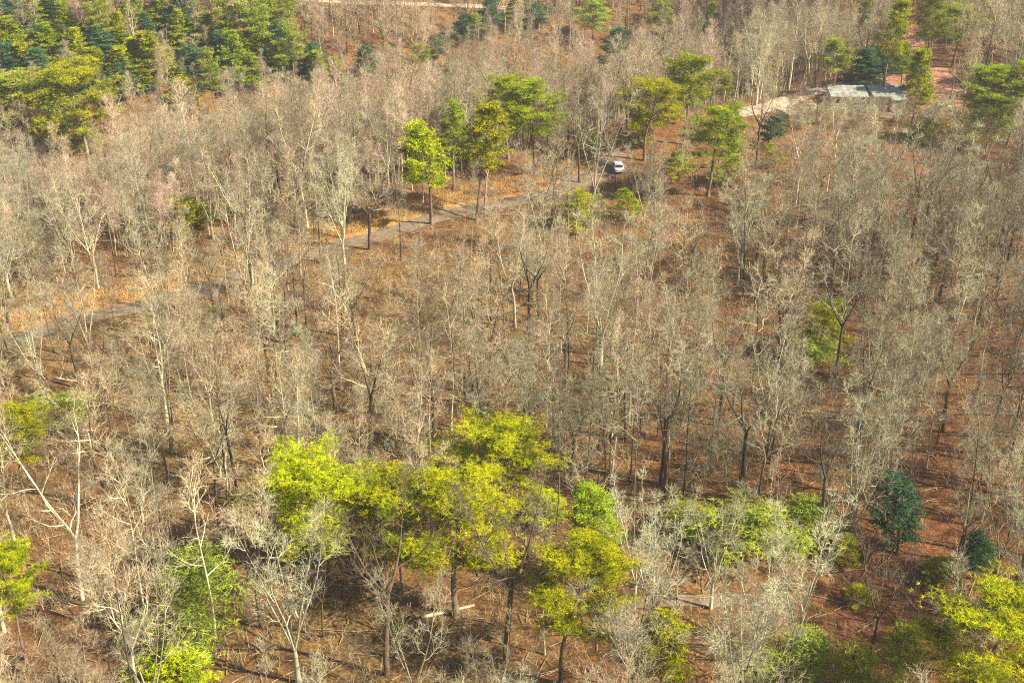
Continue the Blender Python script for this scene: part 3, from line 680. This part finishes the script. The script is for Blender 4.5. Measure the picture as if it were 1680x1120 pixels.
rw = np.array(road_w)
def road_dist(x, y):
    a = rw[:-1]; b = rw[1:]; p = np.array([x, y]); ab = b - a
    t = np.clip(((p - a) * ab).sum(1) / (ab * ab).sum(1), 0, 1); return float(np.min(np.linalg.norm(a + ab * t[:, None] - p, axis=1)))

rg = random.Random(21)
fx = np.array([c[0] for c in cand]); fy = np.array([c[1] for c in cand])
W_NEAR = [(0, 9), (1, 7), (2, 6), (3, 7), (4, 6), (5, 6), (6, 6), (7, 9), (8, 4), (9, 7), (12, 6), (13, 4), (10, 6), (11, 8), (14, 15), (15, 13), (16, 9), (17, 8), (18, 6), (19, 7)]
W_RIGHT = [(0, 12), (1, 4), (4, 8), (5, 7), (6, 11), (8, 8), (12, 8), (7, 3), (10, 5), (14, 10), (15, 14), (17, 8), (18, 9), (19, 8)]
W_FAR = [(20, 16), (1, 14), (3, 14), (0, 6), (4, 5), (5, 4), (7, 4), (9, 6), (2, 3), (13, 2), (11, 3), (14, 7), (16, 6), (18, 4), (19, 3)]
W_LOW = [(5, 16), (10, 10), (0, 8), (4, 10), (12, 6), (7, 5), (8, 5), (3, 5), (14, 6), (17, 12), (18, 8), (19, 6)]
def pick(ws):
    t = rg.uniform(0, sum(w for _, w in ws))
    for k, w_ in ws:
        t -= w_
        if t <= 0: return k
    return ws[-1][0]
y = 52.0
while y < 470:
    st = 4.15 if y < 165 else 3.8 if y < 200 else 3.5
    half = (y + 12) * .46 + 14; x = -half
    while x < half + 14:
        X = x + rg.uniform(-.5, .5) * st; Y = y + rg.uniform(-.5, .5) * st; x += st
        dens = .84 + .42 * math.sin(X * .13 + 1.3 + .8 * math.sin(Y * .05)) * math.sin(Y * .107 + .6 + .7 * math.sin(X * .06))
        if rg.random() > dens + (.4 if X > 8 and Y < 118 else 0): continue
        g0 = gz(X, Y)
        if Y < 275 and abs(X) < 150:
            if Y < 240 and road_dist(X, Y) < (3.2 if not -60 < X < -18 else 2.2): continue
        if len(fx) and np.min((fx - X) ** 2 + (fy - Y) ** 2) < 7: continue
        u, v, _ = proj(X, Y, g0); u, v = float(u), float(v)
        right = u > 1330 and 200 < v < 960
        ws = W_FAR if Y > 200 else (W_RIGHT if right else (W_LOW if (u > 800 and v > 930) else W_NEAR))
        k = pick(ws); P = BP[k]; s = rg.uniform(.72, 1.12) if k not in (10, 11) else rg.uniform(.7, 1.35)
        if Y > 290: s *= .85
        H = P.H * s
        if k not in (10, 11):
            q_ = rg.random(); f_ = .6 if q_ < .13 else 1.22 if q_ > .93 else 1; s *= f_; H *= f_
        uc, vc, dz = proj(X, Y, g0 + H * .72); uc, vc, dz = float(uc), float(vc), float(dz)
        if not (-140 < uc < 1880 and -130 < vc and v < 1420): continue
        hp = F / dz * H * .6
        ok = True
        for (kx, ky, kr) in KEEP:
            if abs(uc - kx) < kr + 12 and v > ky - kr * .5 and vc - hp * .45 < ky + kr * .4: ok = False; break
        if ok:
            for (kx, ky, kr) in ROADK:
                if kr < 33 and ky < 600 and (kx < 260 or 560 < kx < 840) and abs(uc - kx) < kr * .5 + 12 and vc - hp * .5 < ky < v and rg.random() < .62: ok = False; break
                if math.hypot((uc - kx) / (kr + 8), (vc - ky) / (kr + 8)) < 1 and rg.random() < (.85 if ky > 600 else .88): ok = False; break
        if ok:
            for (cx, cy, pw, ph, t, px_, py_, ref, pr) in PINE_INFO:
                if ref is None and Y > 250: pr *= .5
                if (px_ - X) ** 2 + (py_ - Y) ** 2 < (1.2 + .45 * pr) ** 2: ok = False; break
                if dz < t and abs(uc - cx) < pw * .5 + 8 and abs(vc - cy) < ph * .5 + hp * .35 and rg.random() < (.95 if t < 290 else .5 if ref is None else .6): ok = False; break
        if not ok: continue
        cand.append([X, Y, s * (rg.uniform(.78, .95) if k in (0, 1, 6, 7, 9, 14, 15, 19, 20) else rg.uniform(.9, 1.15)), s * (rg.uniform(.95, 1.1) if k not in (3, 5, 12, 18, 17) else rg.uniform(.82, 1.0)), k, rg.uniform(0, 6.28), None])
    y += st

for q in range(1500):                     # the crest carries a close growth of young tan trees
    X = rg.uniform(-115, 45); Y = 222 + .56 * X + rg.uniform(-20, 16)
    k = pick([(1, 3), (3, 3), (14, 2), (16, 2), (20, 14)]); s_ = rg.uniform(.42, .68); H = BP[k].H * s_
    uc, vc, dz = proj(X, Y, gz(X, Y) + H * .75); uc, vc = float(uc), float(vc)
    if any(dz < p[4] and abs(uc - p[0]) < p[2] * .5 + 5 and abs(vc - p[1]) < p[3] * .5 + 14 for p in PINE_INFO if p[7]) or (uc < 560 and rg.random() < .4) or road_dist(X, Y) < 14: continue
    cand.append([X, Y, s_, s_, k, rg.uniform(0, 6.28), None])
N = len(cand)
arr = np.array([[c[0], c[1], c[2], c[3]] for c in cand]); GZ = ground(arr[:, 0], arr[:, 1])
Hs = np.array([BP[c[4]].H * c[3] for c in cand])
uc, vc, dz = proj(arr[:, 0], arr[:, 1], GZ + Hs * .72)
size = Hs / dz * np.where([c[4] in (10, 11) for c in cand], .9, 1.0)
inv = (uc > 5) & (uc < 1675) & (vc > 5) & (vc < 1115)
score = np.where(inv, size, -1); score[:len(NAMED)] = 10
order = np.argsort(-score)[:300].tolist()
for k in range(len(BP)):                 # at least one tree of every kind stands by itself
    if not any(cand[i][4] == k for i in order):
        order[-1 - k] = max((i for i in range(N) if cand[i][4] == k), key=lambda i: score[i])
SOLO = set(order)

# labels: by the look of the tree and its place beside a pine one can find
refs = [(p[0], p[1], p[7]) for p in PINE_INFO if p[7]] + [(1391, 158, 'the flat green-roofed house'), (1013, 275, 'the white parked car'), (200, 508, 'the open road bend'), (690, 370, 'the orange verge')]
for i in list(range(len(NAMED))): refs.append((float(uc[i]), float(vc[i]), 'the ' + ' '.join(cand[i][6].split()[:14])))
shortn = {}
refs2 = refs[:len(refs) - len(NAMED)]
EXTRA = [(985, 480, 'the tallest fan-shaped tree'), (1094, 730, 'the thick dark slope tree'), (135, 800, 'the great pale bough tree'), (505, 200, 'the antler-boughed tree'), (290, 470, 'the clump-stemmed road tree'),
         (1238, 720, 'the tall slope tree'), (560, 520, 'the slim pale left tree'), (1448, 710, 'the hollow-edge dark tree'), (830, 440, 'the crooked slope tree'), (420, 540, 'the leaning tan tree')]
refs2 += EXTRA
ORD = ['first', 'second', 'third', 'fourth', 'fifth', 'sixth', 'seventh', 'eighth', 'ninth', 'tenth', 'eleventh', 'twelfth', 'thirteenth', 'fourteenth', 'fifteenth', 'sixteenth']
bucket = {}
for i in SOLO:
    if cand[i][6]: continue
    best = min(range(len(refs2)), key=lambda j: (refs2[j][0] - uc[i]) ** 2 + ((refs2[j][1] - vc[i]) * 1.3) ** 2)
    dx, dy = uc[i] - refs2[best][0], (vc[i] - refs2[best][1]) * 1.3
    dr = ('right of' if dx > 0 else 'left of') if abs(dx) > abs(dy) else ('in front of' if dy > 0 else 'behind')
    bucket.setdefault((BP[cand[i][4]].word, dr, refs2[best][2]), []).append((math.hypot(dx, dy), i))
for (wd, dr, rf), L in bucket.items():
    L.sort()
    for n_, (_, i) in enumerate(L):
        cand[i][6] = f"{wd} bare tree {dr} {rf}" if len(L) == 1 else f"{wd} bare tree, {ORD[min(n_, 15)]} {dr} {rf}"

SRC = {}
for i in order:
    X, Y, sx, sz, k, rz, lab = cand[i]
    r, a, b = tree_obj('bare_tree', BP[k], X, Y, sx, sz, rz, lab, 'bare tree', 'bare winter trees of the wood')
    SRC.setdefault(k, (a, b))
for k in range(len(BP)):
    if k not in SRC:
        print('no solo of kind', k)

# the rest of the wood: one object, its points carry the same trees by geometry nodes
rest = [i for i in range(N) if i not in SOLO and cand[i][4] in SRC]
kinds = sorted(SRC)
me = bpy.data.meshes.new('distant_wood'); me.from_pydata([(cand[i][0], cand[i][1], float(GZ[i])) for i in rest], [], [])
def attr(nm, tp, vals, f):
    a = me.attributes.new(nm, tp, 'POINT'); a.data.foreach_set(f, np.asarray(vals, dtype=np.int32 if tp == 'INT' else np.float32).ravel())
attr('pick', 'INT', [kinds.index(cand[i][4]) for i in rest], 'value')
attr('turn', 'FLOAT_VECTOR', [(0, 0, cand[i][5]) for i in rest], 'vector')
attr('size', 'FLOAT_VECTOR', [(cand[i][2], cand[i][2], cand[i][3]) for i in rest], 'vector')
wood = obj('distant_wood', me); tag(wood, 'mass of bare brown trees covering the ridge and the slopes beyond', 'woodland', kind='stuff')
gn = bpy.data.node_groups.new('wood', 'GeometryNodeTree')
gn.interface.new_socket('Geometry', in_out='INPUT', socket_type='NodeSocketGeometry'); gn.interface.new_socket('Geometry', in_out='OUTPUT', socket_type='NodeSocketGeometry')
gi = gn.nodes.new('NodeGroupInput'); go = gn.nodes.new('NodeGroupOutput'); iop = gn.nodes.new('GeometryNodeInstanceOnPoints'); iop.inputs['Pick Instance'].default_value = True
def named(nm, tp):
    a = gn.nodes.new('GeometryNodeInputNamedAttribute'); a.data_type = tp; a.inputs['Name'].default_value = nm; return a.outputs['Attribute']
allj = gn.nodes.new('GeometryNodeJoinGeometry')
for k in reversed(kinds):                 # a join lists its links last to first
    j = gn.nodes.new('GeometryNodeJoinGeometry')
    for s in SRC[k]:
        oi = gn.nodes.new('GeometryNodeObjectInfo'); oi.transform_space = 'ORIGINAL'; oi.inputs['Object'].default_value = s
        gn.links.new(oi.outputs['Geometry'], j.inputs[0])
    g2 = gn.nodes.new('GeometryNodeGeometryToInstance'); gn.links.new(j.outputs[0], g2.inputs[0]); gn.links.new(g2.outputs[0], allj.inputs[0])
gn.links.new(allj.outputs[0], iop.inputs['Instance']); gn.links.new(gi.outputs[0], iop.inputs['Points'])
gn.links.new(named('pick', 'INT'), iop.inputs['Instance Index'])
e2r = gn.nodes.new('FunctionNodeEulerToRotation'); gn.links.new(named('turn', 'FLOAT_VECTOR'), e2r.inputs[0]); gn.links.new(e2r.outputs[0], iop.inputs['Rotation'])
gn.links.new(named('size', 'FLOAT_VECTOR'), iop.inputs['Scale']); gn.links.new(iop.outputs[0], go.inputs[0])
md = wood.modifiers.new('wood', 'NODES'); md.node_group = gn

# ------------------------------------------------------------------ undergrowth: thin brush and fallen sticks
def brush():
    rng = np.random.default_rng(9); T = TB(); n = 9000
    y = 78 + 200 * rng.random(n) ** .8; x = (rng.random(n) * 2 - 1) * (y * .47 + 8)
    keep = np.array([road_dist(a, b) > 3.2 for a, b in zip(x, y)]); x = x[keep]; y = y[keep]; z = ground(x, y) - .05
    base = np.stack([x, y, z], 1); k = 9; B = np.repeat(base, k, 0); B[:, :2] += rng.normal(size=(len(B), 2)) * .35
    D = rng.normal(size=B.shape) * .38; D[:, 2] = 1; D *= (rng.uniform(.5, 1.0, len(B)) * np.repeat(rng.uniform(.6, 2.4, len(base)), k))[:, None]
    T.blades(B, D, .04, rng)
    A2 = np.repeat(B + D * .5, 2, 0); D2 = np.repeat(D, 2, 0) * .5 + rng.normal(size=(len(A2), 3)) * .3; T.blades(A2, D2, .025, rng)
    return T
un = obj('undergrowth', brush().mesh('undergrowth', BARKS['tan'], False)); tag(un, 'thin leafless brush covering the forest floor', 'undergrowth', kind='stuff')
def sticks():
    rng = np.random.default_rng(19); T = TB(); n = 3000
    y = 80 + 170 * rng.random(n); x = (rng.random(n) * 2 - 1) * (y * .46 + 5); a = rng.uniform(0, math.pi, n); L = rng.uniform(.8, 4, n)
    A = np.stack([x, y, ground(x, y) + .10], 1); D = np.stack([np.cos(a) * L, np.sin(a) * L, np.zeros(n)], 1); D[:, 2] = ground(x + D[:, 0], y + D[:, 1]) + .12 - A[:, 2]
    for p, d, l in zip(A, D, L): T.tube([p, p + d * .5 + (0, 0, .05), p + d], [.05, .045, .02], 4)
    return T
stk = obj('fallen_sticks', sticks().mesh('fallen_sticks', BARKS['tan'], True)); tag(stk, 'fallen branches and sticks lying on the leaf litter', 'fallen sticks', kind='stuff')

def grass():
    rng = np.random.default_rng(29); T = TB(); n = 14000
    t = rng.uniform(0, 11, n); i = t.astype(int).clip(0, 10); f = t - i; P = rw[i] * (1 - f)[:, None] + rw[i + 1] * f[:, None]
    dd = rw[i + 1] - rw[i]; dd /= np.linalg.norm(dd, axis=1, keepdims=True); N_ = np.stack([-dd[:, 1], dd[:, 0]], 1)
    P = P + N_ * rng.uniform(3.2, 8.8, n)[:, None]; B = np.repeat(np.stack([P[:, 0], P[:, 1], ground(P[:, 0], P[:, 1]) + .03], 1), 4, 0)
    B[:, :2] += rng.normal(size=(len(B), 2)) * .12; D = rng.normal(size=B.shape) * .15; D[:, 2] = rng.uniform(.2, .55, len(B)); T.blades(B, D, .07, rng); return T
gr = obj('dry_grass', grass().mesh('dry_grass', plain('dry_grass_blades', (.46, .27, .085), .8, var=.35, scale=.6), False)); tag(gr, 'dry orange grass growing along the road verge', 'grass', kind='stuff')

LOGS = [(366, 323, 4.5, 5, .2, 'pale fallen log beyond the trunk-foot bushy pine'), (735, 1008, 5.5, 20, .22, 'pale fallen log under the lopsided bright pine'),
        (915, 688, 5.0, 8, .13, 'thin fallen log above the open red slope'), (110, 625, 3.0, -8, .16, 'short fallen log on brown ground below the road'),
        (600, 612, 5.0, -35, .12, 'slanting fallen log in the middle of the left half'), (1120, 868, 6.0, -12, .12, 'thin dark log across the open slope')]
for px, py, L, a, r_, lab in LOGS:
    x, y, _ = at(px, py); T = TB(); rng = np.random.default_rng(int(px)); ca, sa = math.cos(R(a)), math.sin(R(a))
    P = [(x + ca * L * (t - .5), y + sa * L * (t - .5), gz(x + ca * L * (t - .5), y + sa * L * (t - .5)) + r_ * .8 + rng.uniform(-.02, .04)) for t in np.linspace(0, 1, 6)]
    T.tube(P, r_ * np.linspace(1, .55, 6), 8)
    for q in range(3):
        b = np.array(P[1 + q]); T.tube([b, b + np.array([rng.normal() * .5, rng.normal() * .5, .7])], [.05, .02], 4)
    V = np.concatenate(T.V); Fc = T.F + [tuple(range(7, -1, -1)), tuple(range(40, 48))]
    o = obj('fallen_log', mesh('fallen_log', V, Fc, BARKS['pale'], True)); tag(o, lab, 'log', 'fallen logs on the forest floor')
print('trees', N, 'solo', len(SOLO), 'stuff', len(rest))

# ------------------------------------------------------------------ thin winter haze
def haze():
    m = bpy.data.materials.new('haze'); m.use_nodes = True; n = m.node_tree; n.nodes.clear()
    out = n.nodes.new('ShaderNodeOutputMaterial'); v = n.nodes.new('ShaderNodeVolumePrincipled')
    v.inputs['Color'].default_value = (.93, .93, .95, 1); v.inputs['Density'].default_value = .00017; v.inputs['Anisotropy'].default_value = .2
    n.links.new(v.outputs[0], out.inputs['Volume'])
    o = boxes('haze', m, None, [(-430, 430, -70, 910, -46, 150)]); tag(o, kind='stuff')
haze()
